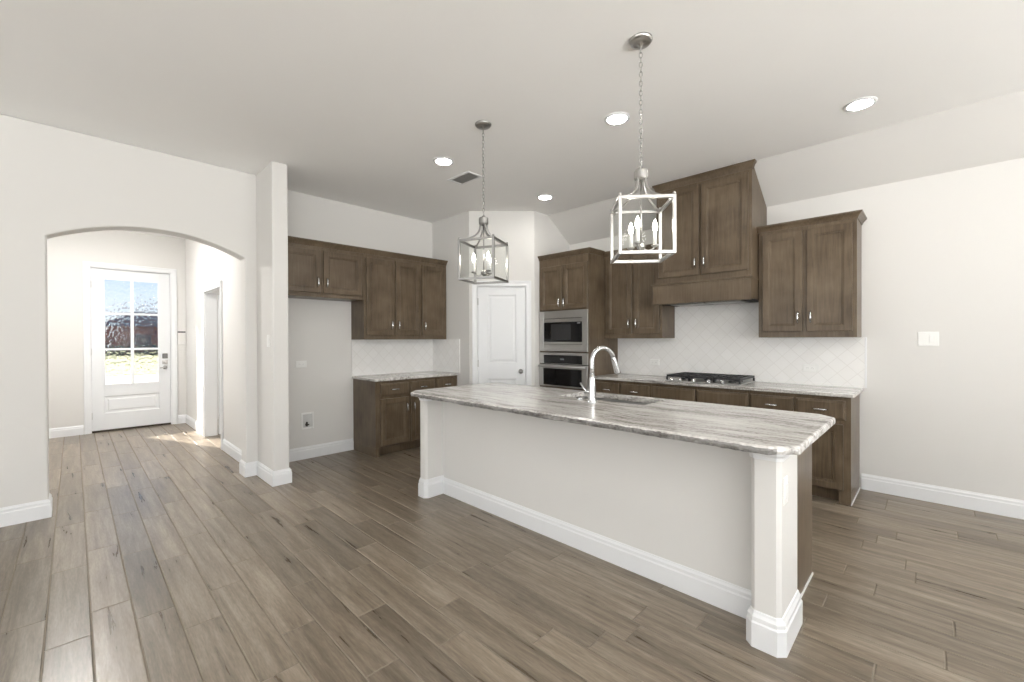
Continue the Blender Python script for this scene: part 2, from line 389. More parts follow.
# diagonal pantry wall with its door hole (built along its own run)
def diag(bm):
    for v in bm.verts:
        s, d, z = v.co; q = DG0+DGD*s-DGN*d; v.co = (q.x, q.y, z)      # d > 0 goes behind the wall face
    return bm
DL = (DG1-DG0).length; PS0, PS1, PH = .098, .742, 2.064
poly = [(0, 0), (PS0, 0), (PS0, PH), (PS1, PH), (PS1, 0), (DL, 0), (DL, CZ), (0, CZ)]
struct('wall_pantry', diag(prism(B(), poly, 0, .11, 'y')), WALL)
struct('wall_pantry_side', bx(XP-.1, XP, DG1.y, YK, 0, CZ), WALL)
struct('wall_kitchen', bx(-5.3, XR+.15, YK, YK+.15, 0, CZ), WALL)
b = B()
edges = [XA2]+[e for wx in FILL_WIN_X for e in (wx-1.0, wx+1.0)]+[XR+.15]
for i in range(0, len(edges), 2): box(b, edges[i], edges[i+1], YB-.15, YB, 0, CZ)
for wx in FILL_WIN_X:
    box(b, wx-1, wx+1, YB-.15, YB, 0, .4); box(b, wx-1, wx+1, YB-.15, YB, 2.5, CZ)
struct('wall_back', b, WALL)
struct('sun_block_roof', bx(-9, XR+.3, -7.5, YB-.151, 2.75, 2.87), CEIL)  # unseen slab added to keep the sun out of the back windows
b = B()
edges = [YB]+[e for wy in WIN_Y for e in (wy-1.0, wy+1.0)]+[YK]
for i in range(0, len(edges), 2): box(b, XR, XR+.15, edges[i], edges[i+1], 0, CZ)
for wy in WIN_Y:
    box(b, XR, XR+.15, wy-1, wy+1, 0, .4); box(b, XR, XR+.15, wy-1, wy+1, 2.5, CZ)
struct('wall_right', b, WALL)
for i, wy in enumerate(WIN_Y):
    fr = B()
    box(fr, XR+.02, XR+.08, wy-1, wy-.94, .4, 2.5); box(fr, XR+.02, XR+.08, wy+.94, wy+1, .4, 2.5)
    box(fr, XR+.02, XR+.08, wy-.94, wy+.94, .4, .46); box(fr, XR+.02, XR+.08, wy-.94, wy+.94, 2.44, 2.5); box(fr, XR+.03, XR+.07, wy-.03, wy+.03, .46, 2.44)
    o = struct('window_%d' % (i+1), fr, TRIM)
    obj('pane', bx(XR+.045, XR+.049, wy-.94, wy+.94, .46, 2.44), WINPANE, o)
for i, wx in enumerate(FILL_WIN_X):  # frames of the added back windows, out of view
    fr = B(); a, c = YB-.08, YB-.02
    box(fr, wx-1, wx-.94, a, c, .4, 2.5); box(fr, wx+.94, wx+1, a, c, .4, 2.5)
    box(fr, wx-.94, wx+.94, a, c, .4, .46); box(fr, wx-.94, wx+.94, a, c, 2.44, 2.5); box(fr, wx-.03, wx+.03, a+.01, c-.01, .46, 2.44)
    o = struct('window_%d' % (i+4), fr, TRIM)
    obj('pane', bx(wx-.94, wx+.94, YB-.052, YB-.048, .46, 2.44), WINPANE, o)

# baseboards
BBP = [(0, 0), (.016, 0), (.016, .098), (.012, .106), (.012, .122), (.006, .132), (.004, .140), (0, .140)]
def baseboard(name, paths):
    b = B()
    for p in paths: sweep(b, p, BBP)
    return struct(name, b, TRIM)
baseboard('baseboard_left', [[(XA, YB), (XA, A0), (XA2, A0), (XA2, -.6)]])
baseboard('baseboard_partition', [[(DX1+.075, YH0), (XA2, YH0), (XA2, A1), (XA, A1), (XA, YH0), (-4.41, YH0), (-4.41, YH1), (XF, YH1), (XF, 2.431)]])
baseboard('baseboard_hall', [[(XA2, -.6), (XD, -.6), (XD, FY0-.075)], [(XD, FY1+.075), (XD, YH0), (DX0-.075, YH0)]])
baseboard('baseboard_return', [[(-4.60, YR), (DG0.x, YR)]])
baseboard('baseboard_kitchen', [[(-.462, YK), (XR, YK), (XR, YB), (XA, YB)]])

# tiled splash behind the counters
struct('wall_backsplash', box(bx(-2.95, -.44, YK-.010, YK, .915, 1.3745), -2.188, -1.215, YK-.010, YK, 1.3745, 1.80), SPLASH_X)
struct('trim_1', bx(-.44, -.425, YK-.013, YK, .915, 1.3745), TRIM, .004)
struct('wall_backsplash_alcove', bx(XF, XF+.010, 2.418, YR, .915, 1.3685), SPLASH_Y)
struct('wall_backsplash_return', bx(XF+.010, -4.535, YR-.010, YR, .915, 1.3685), SPLASH_X)

# ------------------------------------------------------------------ doors
def casing(bm, x0, x1, h, w_=.07, t=.018):
    """flat trim around an opening in the x-z plane, standing in front of y = 0 (towards -y)"""
    for a, c in ((x0-w_, x0), (x1, x1+w_)): box(bm, a, c, -t, 0, 0, h)
    box(bm, x0-w_, x1+w_, -t, 0, h, h+w_)
    o = .02
    box(bm, x0-w_, x0-w_+o, -t-.008, -t, 0, h+w_); box(bm, x1+w_-o, x1+w_, -t-.008, -t, 0, h+w_); box(bm, x0-w_+o, x1+w_-o, -t-.008, -t, h+w_-o, h+w_)
    return bm
def panel_slab(bm, x0, x1, z0, z1, y0, y1, holes, rec=.009, m=.016):
    """door slab, face at y0 (front), back at y1; holes = sunken panels (x0,x1,z0,z1) stacked bottom to top"""
    hx0, hx1 = holes[0][0], holes[0][1]
    box(bm, x0, hx0, y0, y1, z0, z1); box(bm, hx1, x1, y0, y1, z0, z1)
    zz = [z0]+[v for h in holes for v in (h[2], h[3])]+[z1]
    for i in range(0, len(zz), 2): box(bm, hx0, hx1, y0, y1, zz[i], zz[i+1])
    for a, c, d, e_ in holes:
        loft(bm, [rect(a, c, d, e_, y1), rect(a, c, d, e_, y0+.001), rect(a+.004, c-.004, d+.004, e_-.004, y0+.003), rect(a+m, c-m, d+m, e_-m, y0+rec),
                  rect(a+m+.012, c-m-.012, d+m+.012, e_-m-.012, y0+rec), rect(a+m+.03, c-m-.03, d+m+.03, e_-m-.03, y0+.004)])
    return bm
def rot_to(bm, rz, loc):
    bmesh.ops.transform(bm, matrix=Matrix.Translation(loc) @ Matrix.Rotation(rz, 4, 'Z'), verts=bm.verts); return bm
HPI = PI/2
# entrance door (faces +x): local x runs to +y
b = casing(B(), FY0, FY1, FH)
box(b, FY0, FY0+.012, 0, .12, 0, FH); box(b, FY1-.012, FY1, 0, .12, 0, FH); box(b, FY0+.012, FY1-.012, 0, .12, FH-.012, FH)
d1 = struct('door_1', rot_to(b, HPI, (XD, 0, 0)), TRIM, .003); 
s0, s1, lz0, lz1, ly0, ly1 = FY0+.014, FY1-.014, .69, 2.30, .315, .965
b = B()
ys, ye = .035, .08
box(b, s0, ly0, ys, ye, .028, FH-.016); box(b, ly1, s1, ys, ye, .028, FH-.016)
box(b, ly0, ly1, ys, ye, lz1, FH-.016)
pz0, pz1 = .27, .53
box(b, ly0, ly1, ys, ye, .028, pz0); box(b, ly0, ly1, ys, ye, pz1, lz0)
loft(b, [rect(ly0, ly1, pz0, pz1, ye), rect(ly0, ly1, pz0, pz1, ys+.001), rect(ly0+.016, ly1-.016, pz0+.016, pz1-.016, ys+.012), rect(ly0+.04, ly1-.04, pz0+.04, pz1-.04, ys+.012), rect(ly0+.055, ly1-.055, pz0+.055, pz1-.055, ys+.004)])
struct('door_leaf', rot_to(b, HPI, (XD, 0, 0)), DOORW, .002, parent=d1)
b = B()
for a, c, d, e_ in ((ly0, ly0+.016, lz0, lz1), (ly1-.016, ly1, lz0, lz1), (ly0, ly1, lz0, lz0+.016), (ly0, ly1, lz1-.016, lz1)): box(b, a, c, ys-.008, ys+.014, d, e_)
ym = (ly0+ly1)/2
box(b, ym-.019, ym+.019, ys-.004, ys+.012, lz0+.016, lz1-.016)
mz = (1.235, 1.775)
for z in mz: box(b, ly0+.016, ly1-.016, ys-.003, ys+.011, z-.016, z+.016)
struct('muntin', rot_to(b, HPI, (XD, 0, 0)), TRIM, .002, parent=d1)
zc = [lz0+.004]+list(mz)+[lz1-.004]
for i in range(2):
    for j in range(3):
        a, c = ((ly0+.004, ym-.002), (ym+.002, ly1-.004))[i]
        o = obj('pane', rot_to(bx(a, c, ys+.018, ys+.021, zc[j]+.002, zc[j+1]-.002), HPI, (XD, 0, 0)), CLEARBACK, d1)
        o.data.materials.append(RAIN)              # the textured side faces the hall
        for p in o.data.polygons: p.material_index = 1 if p.normal.x > .5 else 0
struct('threshold', rot_to(bx(FY0+.002, FY1-.002, .02, .14, 0, .026), HPI, (XD, 0, 0)), BRONZE, .004, parent=d1)
for z in (.25, 1.2, 2.2):
    b = B(); lathe(b, [(.007, z-.05), (.007, z+.05)], (FY0+.013, ys-.006, 0), 10); obj('hinge', rot_to(b, HPI, (XD, 0, 0)), NICKEL, d1)
b = bx(1.0, 1.068, ys-.022, ys, 1.075, 1.155); o = obj('keypad_lock', rot_to(b, HPI, (XD, 0, 0)), GREYBOX, d1, bevel=.006, label='dark square keypad lock')
b = B(); box(b, 1.0, 1.068, ys-.012, ys, .985, 1.045); lathe(b, [(.012, 0), (.012, .03), (.022, .035), (.022, .045), (.010, .05)], (1.034, ys-.012, 1.015), 16, 'y')
obj('thumb_turn', rot_to(b, HPI, (XD, 0, 0)), NICKEL, d1, bevel=.003)
b = B(); lathe(b, [(.030, 0), (.030, .010), (.012, .014), (.012, .045)], (1.034, ys, .93), 18, 'y'); tube(b, [(1.034, ys-.045, .93), (1.01, ys-.05, .93), (.965, ys-.05, .928)], .009)
obj('door_handle', rot_to(b, HPI, (XD, 0, 0)), NICKEL, d1, smooth=True)

# pantry door on the diagonal wall
b = casing(B(), PS0, PS1, PH, .066)
box(b, PS0, PS0+.010, 0, .1, 0, PH); box(b, PS1-.010, PS1, 0, .1, 0, PH); box(b, PS0+.01, PS1-.01, 0, .1, PH-.01, PH)
d2 = struct('door_2', diag(b), TRIM, .003)
b = panel_slab(B(), PS0+.013, PS1-.013, .012, PH-.013, .008, .045, [(PS0+.015+.125, PS1-.015-.115, .22, .85), (PS0+.015+.125, PS1-.015-.115, 1.055, 1.95)])
struct('door_leaf', diag(b), DOORW, .002, parent=d2)
b = B(); lathe(b, [(.030, 0), (.030, .006), (.011, .010), (.011, .028), (.026, .036), (.030, .050), (.024, .064), (.004, .068)], (PS1-.075, .008, .945), 20, 'y')
obj('door_knob', diag(b), NICKEL, d2, smooth=True)
for z in (.25, 1.05, 1.86):
    b = B(); lathe(b, [(.007, z-.045), (.007, z+.045)], (PS0+.011, .002, 0), 10); obj('hinge', diag(b), NICKEL, d2)

# study doorway: casing, jambs, leaf standing open against the far jamb
b = casing(B(), DX0, DX1, DH, .072)
for v in b.verts: v.co.y += YH0
box(b, DX0, DX0+.014, YH0, YH1, 0, DH); box(b, DX1-.014, DX1, YH0, YH1, 0, DH); box(b, DX0+.014, DX1-.014, YH0, YH1, DH-.014, DH)
d3 = struct('door_3', b, TRIM, .003)
b = panel_slab(B(), .01, .93, .012, DH-.02, 0, .036, [(.13, .81, .22, .85), (.13, .81, 1.05, 1.9)])
struct('door_leaf', rot_to(b, HPI, (DX0+.012, YH1+.004, 0)), DOORW, .002, parent=d3)

# ------------------------------------------------------------------ cabinets
def door_bm(x0, x1, z0, z1, y=-.0, t=.019, rail=.058):
    """frame-and-panel cabinet door; back on y, front at y - t"""
    f = y-t; r = rail
    rings = [rect(x0, x1, z0, z1, y), rect(x0, x1, z0, z1, f+.004), rect(x0+.004, x1-.004, z0+.004, z1-.004, f),
             rect(x0+r-.004, x1-r+.004, z0+r-.004, z1-r+.004, f), rect(x0+r, x1-r, z0+r, z1-r, f+.004),
             rect(x0+r+.010, x1-r-.010, z0+r+.010, z1-r-.010, f+.005), rect(x0+r+.014, x1-r-.014, z0+r+.014, z1-r-.014, f+.011)]
    return loft(B(), rings)
def drawer_bm(x0, x1, z0, z1, y=0.0, t=.019):
    f = y-t
    return loft(B(), [rect(x0, x1, z0, z1, y), rect(x0, x1, z0, z1, f+.007), rect(x0+.006, x1-.006, z0+.006, z1-.006, f+.003), rect(x0+.014, x1-.014, z0+.014, z1-.014, f+.002), rect(x0+.018, x1-.018, z0+.018, z1-.018, f)])
def pull_bm(cx, cz, y, L, vertical):
    pts = []; rr = []
    for k in range(13):
        s = -1+2*k/12; o = .026*(1-s**4)
        pts.append((cx, y-o-.001, cz+s*L/2) if vertical else (cx+s*L/2, y-o-.001, cz)); rr.append(.0055+.003*(1-s*s))
    return tube(B(), pts, rr, 10)
def cabinet(name, label, w_, d, z0, z1, loc, rz, doors=(), drawers=(), crown=None, toe=None, cat='cabinet', top_extra=None, group=None):
    """local frame: x along the front, front of the face frame at y = 0, body behind it to y = d.
    doors: (x0, x1, z0, z1, pull x or None, pull z); drawers: (x0, x1, z0, z1, has_pull)"""
    t = thing(name, label, cat, loc, rz, group)
    b = B()
    if toe:
        l_, r_2 = toe; box(b, 0, w_, 0, d, .102, z1)
        for on, a, c in ((l_, 0, .019), (r_2, w_-.019, w_)):
            if on: box(b, a, c, 0, d, 0, .102)
        for on, a, c in ((l_, .019, .05), (r_2, w_-.05-.03, w_-.019)):
            if on: box(b, a, c, 0, .02, 0, .102)
        obj('carcass', b, WOOD, t, bevel=.0015, seg=1)
        obj('toe_kick', bx(.02 if l_ else 0, w_-.02 if r_2 else w_, .075, .09, .0, .101), WOOD, t)
    elif top_extra:
        obj('carcass', prism(b, top_extra, 0, w_, 'x'), WOOD, t, bevel=.0015, seg=1)
    else:
        box(b, 0, w_, 0, d, z0, z1); obj('carcass', b, WOOD, t, bevel=.0015, seg=1)
    for x0, x1, a, c, px, pz in doors:
        o = obj('door', door_bm(x0, x1, a, c, -.003), WOOD, t)
        if px is not None: obj('handle', pull_bm(px, pz, -.022, .105, True), CHROME, o, smooth=True, label='chrome bow handle')
    for x0, x1, a, c, hp in drawers:
        o = obj('drawer_front', drawer_bm(x0, x1, a, c, -.003), WOOD, t)
        if hp: obj('handle', pull_bm((x0+x1)/2, (a+c)/2, -.022, .105, False), CHROME, o, smooth=True, label='chrome bow handle')
    if crown:
        l_, r_2, h, depth = crown
        pr = [(0, z1-.012), (.006, z1-.012), (.010, z1), (.016, z1+h*.25), (.030, z1+h*.62), (.038, z1+h*.75), (.040, z1+h), (0, z1+h)]
        path = ([(0, depth)] if l_ else [])+[(0, 0), (w_, 0)]+([(w_, depth)] if r_2 else [])
        b = sweep(B(), path, pr); box(b, 0, w_, 0, depth, z1+.0005, z1+h-.002)
        obj('crown_moulding', b, WOOD, t)
    return t
CT = .885        # underside of the counters
# --- wall cabinets over the alcove (face +x); local x -> +y
XU = -4.83; RA = HPI; DU = XU-XF-.001
def L(y, base): return y-base
y0 = YH1+.002
cabinet('wall_cabinet', 'short two-door wall cabinet mounted high above the empty fridge alcove', 2.414-y0, DU, 1.838, 2.40, (XU, y0, 0), RA,
        [(.03, 1.908-y0, 1.882, 2.350, 1.875-y0, 2.0), (1.940-y0, 2.384-y0, 1.882, 2.350, 1.973-y0, 2.0)], crown=(False, False, .052, DU))
y0 = 2.415
cabinet('wall_cabinet', 'tall two-door wall cabinet hung between fridge-space cabinet and the narrow single-door cabinet', .794, DU, 1.369, 2.40, (XU, y0, 0), RA,
        [(.026, .390, 1.424, 2.350, .357, 1.55), (.420, .780, 1.424, 2.350, .453, 1.55)], crown=(False, False, .052, DU))
y0 = 3.210
cabinet('wall_cabinet', 'narrow single-door wall cabinet in the alcove corner against the return wall', YR-3.212, DU, 1.369, 2.40, (XU, y0, 0), RA,
        [(.014, .385, 1.424, 2.350, .047, 1.55)], crown=(False, False, .052, DU))
# --- base cabinets in the alcove
XBF = -4.597; DB = XBF-XF-.001
cabinet('base_cabinet', 'dark two-drawer two-door base cabinet whose bare side faces the fridge alcove', .834, DB, 0, CT-.001, (XBF, 2.435, 0), RA,
        [(.058, .435, .125, .672, .400, .545), (.467, .818, .125, .672, .502, .545)], [(.058, .435, .705, .850, True), (.467, .818, .705, .850, True)], toe=(True, False))
cabinet('base_cabinet', 'narrow one-drawer base cabinet in the alcove corner by the pantry door', YR-3.272, DB, 0, CT-.001, (XBF, 3.270, 0), RA,
        [(.018, .345, .125, .672, .05, .545)], [(.018, .345, .705, .850, True)], toe=(False, False))
# --- cooktop wall (faces -y): local x -> +x
YU = 4.67; DW = YK-YU-.001
cabinet('wall_cabinet', 'two-door wall cabinet between oven tower and range hood', .758, DW, 1.372, 2.40, (-2.948, YU, 0), 0,
        [(.036, .385, 1.425, 2.350, .352, 1.55), (.415, .728, 1.425, 2.350, .448, 1.55)], crown=(False, False, .05, DW))
cabinet('wall_cabinet', 'two-door wall cabinet at the free end of the run, beside the blank wall with switches', .750, DW, 1.3755, 2.40, (-1.213, YU, 0), 0,
        [(.037, .360, 1.430, 2.355, .328, 1.56), (.394, .720, 1.430, 2.355, .426, 1.56)], crown=(True, True, .045, DW))
# hood cabinet: body follows the sloping ceiling
YHd = 4.49; zt = 2.99
def slope(y): return CZ-(y-4.52)*(CZ-2.718)/(YK-4.52)
prof = [(0, 1.945), (YK-YHd-.001, 1.945), (YK-YHd-.001, slope(YK)-.01), (4.52-YHd, CZ-.012), (0, CZ-.012)]
hx0, hx1 = -2.172, -1.222
hood = cabinet('range_hood_cabinet', 'tall two-door cabinet over the cooktop, reaching the sloped ceiling, with a hood apron below', hx1-hx0, 0, 1.945, zt, (hx0, YHd, 0), 0,
        [(.03, -1.709-hx0, 2.02, 2.942, -1.742-hx0, 2.145), (-1.684-hx0, hx1-hx0-.03, 2.02, 2.942, -1.652-hx0, 2.145)], top_extra=prof, cat='range hood')
W_ = hx1-hx0
pr = [(0, zt-.02), (.005, zt-.02), (.010, zt-.005), (.022, zt+.025), (.032, zt+.035), (.034, CZ-.004), (0, CZ-.004)]
obj('crown_moulding', sweep(B(), [(0, .03), (0, 0), (W_, 0), (W_, .03)], pr), WOOD, hood)
ax0, ax1 = -2.186-hx0, -1.2165-hx0+.0; ay = 4.425-YHd
ye_ = YHd-.003-YHd
b = B(); box(b, ax0, ax1, ay, ay+.02, 1.745, 1.944); box(b, ax0, ax0+.02, ay+.02, .17, 1.745, 1.944); box(b, ax1-.02, ax1, ay+.02, .17, 1.745, 1.944)
box(b, ax0-.014, ax1+.002, ay-.020, .001, 1.9445, 1.958); box(b, ax0-.004, ax1+.001, ay-.006, ay, 1.930, 1.9445)
box(b, ax0-.006, ax1+.002, ay-.009, ay+.030, 1.733, 1.7448)
obj('hood_apron', b, WOOD, hood, bevel=.0015, seg=1)
b = bx(.004, W_-.003, .02, YK-YHd-.012, 1.742, 1.9435); obj('hood_liner', b, DARK, hood, label='dark hood liner')
b = B(); 
for k in range(2): box(b, .12+k*.37, .46+k*.37, .08, .36, 1.730, 1.742)
obj('grease_filter', b, SHADE_NICKEL, hood, bevel=.003)
# base run
YF = 4.425; DBK = YK-YF-.001
cabinet('base_cabinet', 'two-drawer base cabinet next to the oven tower, behind the faucet', .748, DBK, 0, CT-.001, (-2.949, YF, 0), 0,
        [(.040, .352, .125, .655, .32, .53), (.378, .725, .125, .655, .41, .53)], [(.040, .352, .690, .850, True), (.378, .725, .690, .850, True)], toe=(False, False))
cabinet('base_cabinet', 'base cabinet under the cooktop with two plain handleless false drawer fronts', .972, DBK, 0, CT-.001, (-2.200, YF, 0), 0,
        [(.024, .476, .125, .655, .443, .53), (.496, .950, .125, .655, .53, .53)], [(.024, .476, .690, .850, False), (.496, .965, .690, .850, False)], toe=(False, False))
cabinet('base_cabinet', 'two-drawer base cabinet at the exposed end of the counter near the blank wall', .750, DBK, 0, CT-.001, (-1.226, YF, 0), 0,
        [(.010, .352, .115, .655, .32, .53), (.373, .700, .115, .655, .405, .53)], [(.010, .352, .690, .850, True), (.373, .718, .690, .850, True)], toe=(False, True))
obj('caulk_strip', bx(.7505, .756, -.002, DBK, 0, .012), TRIM, bpy.data.objects['base_cabinet.004'], label='white strip along the floor')
# oven tower
tx0, tx1 = XP+.002, -2.951; TW = tx1-tx0; YT = 4.335
tower = thing('oven_tower_cabinet', 'full-height cabinet housing microwave and wall oven, two small doors on top', 'cabinet', (tx0, YT, 0))
TD = YK-YT-.001
b = B()
box(b, 0, .018, 0, TD, 0, 2.41); box(b, TW-.018, TW, 0, TD, 0, 2.41); box(b, .018, TW-.018, TD-.02, TD, 0, 2.41)
for z0, z1 in ((.102, .46), (.745, .755), (1.1965, 1.2055), (1.728, 2.41)): box(b, .018, TW-.018, 0, TD-.02, z0, z1)
obj('carcass', b, WOOD, tower, bevel=.0015, seg=1)
obj('toe_kick', bx(.019, TW-.019, .07, .085, 0, .101), WOOD, tower)
for x0, x1, px in ((-3.703-tx0, -3.350-tx0, -3.383-tx0), (-3.334-tx0, -2.962-tx0, -3.302-tx0)):
    o = obj('door', door_bm(x0, x1, 1.742, 2.300, -.003), WOOD, tower)
    obj('handle', pull_bm(px, 1.83, -.022, .11, True), CHROME, o, smooth=True, label='chrome bow handle')
o = obj('drawer_front', drawer_bm(.03, TW-.02, .12, .44, -.0005), WOOD, tower); obj('handle', pull_bm(TW/2, .33, -.022, .105, False), CHROME, o, smooth=True)
obj('filler_panel', bx(.018, TW-.018, .0, .018, .46, .745), WOOD, tower)
pr = [(0, 2.398), (.006, 2.398), (.010, 2.41), (.016, 2.422), (.030, 2.440), (.036, 2.446), (.038, 2.458), (0, 2.458)]
b = sweep(B(), [(0, 0), (TW, 0), (TW, 4.625-YT)], pr); box(b, 0, TW, 0, TD, 2.4105, 2.456); obj('crown_moulding', b, WOOD, tower)
# --- microwave
mwx0, mwx1 = -3.722-tx0-.0, -2.960-tx0
mw = thing('microwave', 'built-in stainless microwave with trim frame, above the wall oven', 'microwave', (tx0, YT, 1.2055))
def ringframe(bm, o, i, y0, y1):
    (a, c, d, e_), (p, q, r, s) = o, i
    box(bm, a, p, y0, y1, d, e_); box(bm, q, c, y0, y1, d, e_); box(bm, p, q, y0, y1, d, r); box(bm, p, q, y0, y1, s, e_); return bm
H_ = .520; ix0, ix1 = -3.648-tx0, -3.040-tx0
obj('trim_frame', ringframe(B(), (mwx0, mwx1, .004, H_), (ix0, ix1, .092, .425), -.020, -.0005), STEEL, mw, bevel=.003)
obj('body', bx(ix0+.002, ix1-.002, .002, .40, .03, .49), DARK, mw)
obj('door', bx(ix0+.003, ix1-.003, -.014, .0, .128, .372), BLACKGLASS, mw, bevel=.002, label='black glass door')
obj('top_band', bx(ix0+.003, ix1-.003, -.016, .0, .376, .420), STEEL, mw, bevel=.002)
obj('bottom_band', bx(ix0+.003, ix1-.003, -.016, .0, .096, .124), STEEL, mw, bevel=.002)
obj('window', bx(ix0+.12, ix1-.17, -.0155, -.0135, .150, .350), plain('microwave_window', (.03, .03, .032), .18, noise=.1), mw)
obj('display', bx(ix1-.075, ix1-.030, -.0155, -.0135, .352, .364), plain('display_grey', (.35, .36, .38), .3, noise=.1), mw)
# --- wall oven
ov = thing('wall_oven', 'stainless wall oven with black glass door, below the microwave', 'oven', (tx0, YT, .755))
obj('body', bx(.03, TW-.03, .003, .55, .004, .43), DARK, ov)
obj('control_frame', ringframe(B(), (mwx0, mwx1, .295, .438), (ix0, ix1, .300, .405), -.020, -.0005), STEEL, ov, bevel=.002)
o = obj('control_panel', bx(ix0+.001, ix1-.001, -.017, 0, .301, .404), BLACKGLASS, ov)
obj('display', bx(ix0+.27, ix0+.33, -.0185, -.0165, .345, .365), plain('display_grey_oven', (.16, .17, .18), .3, noise=.1), o)
dr = obj('door', ringframe(B(), (mwx0, mwx1, .004, .285), (ix0, ix1, .02, .235), -.030, -.0005), STEEL, ov, bevel=.003)
obj('window', bx(ix0+.001, ix1-.001, -.027, 0, .021, .234), BLACKGLASS, dr)
b = B(); tube(b, [(mwx0+.02, -.060, .262), (mwx1-.02, -.060, .262)], .0115, 14)
for x in (mwx0+.06, mwx1-.06): tube(b, [(x, -.030, .262), (x, -.058, .262)], .007, 10)
obj('handle', b, STEEL, dr, smooth=True)

# ------------------------------------------------------------------ counters
def slab_loop(x0, x1, y0, y1, clip, step=.02, chisel=()):
    """outline of a counter, corners clipped, as a list of (x, y)"""
    c = clip; P = []
    cs = [(x0+c[0], y0), (x1-c[1], y0), (x1, y0+c[1]), (x1, y1-c[2]), (x1-c[2], y1), (x0+c[3], y1), (x0, y1-c[3]), (x0, y0+c[0])]
    for i in range(8):
        a, b = Vector(cs[i]), Vector(cs[(i+1) % 8]); n = max(1, int((b-a).length/step))
        if (b-a).length < 1e-6: continue
        for k in range(n): P.append(a.lerp(b, k/n))
    return P
def counter(name, label, x0, x1, y0, y1, z0, z1, clip, rough_front=0.0, hole=None, cat='countertop', mat=GRANITE, rnd=1):
    R = random.Random(rnd)
    P = slab_loop(x0, x1, y0, y1, clip, .016 if rough_front else .05); n = len(P)
    c = Vector(((x0+x1)/2, (y0+y1)/2))
    b = B(); h = z1-z0
    prof = [(.004, 0), (0, .10), (0, .5), (.001, .78), (.004, .93), (.010, 1.0)] if rough_front else [(.003, 0), (0, .12), (0, .86), (.004, 1.0)]
    nrm = []
    for i in range(n):
        t = (P[(i+1) % n]-P[i-1]).normalized(); nrm.append(Vector((t.y, -t.x)))
    walk = [0.0]*n
    rings = []
    amp = [0.0]*n
    for i in range(n):
        if rough_front and P[i].y < y0+.10 and nrm[i].y < -.3: amp[i] = 1
    cnoise = [R.uniform(-1, 1) for _ in range(n)]
    cn2 = [sum(cnoise[(i+k) % n] for k in range(-3, 4))/3 for i in range(n)]
    for j, (ins, hz) in enumerate(prof):
        ring = []
        for i in range(n):
            d = ins; z = z0+h*hz
            if amp[i]:
                j_ = R.uniform(-1, 1)
                if j in (0, 1, 2, 3): d += rough_front*(.55*cn2[i]+.5*j_)*(1.2 if j < 2 else .7)+(.010 if j == 0 else .004 if j == 1 else 0)
                if j == 4: d += .004+rough_front*.35*abs(cn2[i])
                if j == 5: d += .006+rough_front*.6*abs(cn2[i])
                if j == 0: z += -.002+rough_front*.25*cn2[(i+5) % n]
                if j in (1, 2, 3): z += rough_front*.25*j_
            q = P[i]-nrm[i]*d; ring.append((q.x, q.y, z))
        rings.append(ring)
    V = [[b.verts.new(p) for p in r] for r in rings]
    for A_, C_ in zip(V, V[1:]):
        for i in range(n):
            k = (i+1) % n; b.faces.new((A_[i], A_[k], C_[k], C_[i]))
    def cap(loop, z):
        if not hole:
            b.faces.new(loop if z > z0+h/2 else loop[::-1]); return None
        a0, a1, c0, c1, rr = hole
        hv = []
        for cx_, cy_, s in ((a1-rr, c1-rr, 0), (a0+rr, c1-rr, 1), (a0+rr, c0+rr, 2), (a1-rr, c0+rr, 3)):
            for k in range(6):
                t = HPI*(s+k/5); hv.append(b.verts.new((cx_+rr*math.cos(t), cy_+rr*math.sin(t), z)))
        ed = []
        for lp in (loop, hv):
            for i in range(len(lp)):
                v1, v2 = lp[i], lp[(i+1) % len(lp)]
                ed.append(b.edges.get((v1, v2)) or b.edges.new((v1, v2)))
        bmesh.ops.triangle_fill(b, edges=ed, use_beauty=True, normal=(0, 0, 1))
        return hv
    t_ = cap(V[-1], z1); u = cap(V[0], z0)
    if hole:
        m = len(t_)
        for i in range(m):
            k = (i+1) % m; b.faces.new((u[i], u[k], t_[k], t_[i]))
    o = obj(name, b, mat, smooth=False)
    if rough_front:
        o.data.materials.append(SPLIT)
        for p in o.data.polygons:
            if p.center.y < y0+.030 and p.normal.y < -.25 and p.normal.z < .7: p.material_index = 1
    return tag(o, label, cat)
SK = (-2.08, -1.36, 2.63, 2.955, .03)
IZ0, IZ1 = .895, .930
counter('island_countertop', 'large grey veined stone slab with rough chiselled front edge, on the white island', -3.205, -.385, 1.962, 3.03, IZ0, IZ1, (.09, .09, .08, .09), .0075, SK, rnd=5)
counter('countertop', 'long grey stone counter along the cooktop wall, under the diagonal white tiles', -2.949, -.452, 4.385, YK-.011, CT, .915, (0, .012, 0, 0))
counter('countertop', 'short grey stone counter on the alcove base cabinets, between fridge space and return wall', XF+.011, -4.562, 2.412, YR-.011, CT, .915, (0, .012, 0, 0))

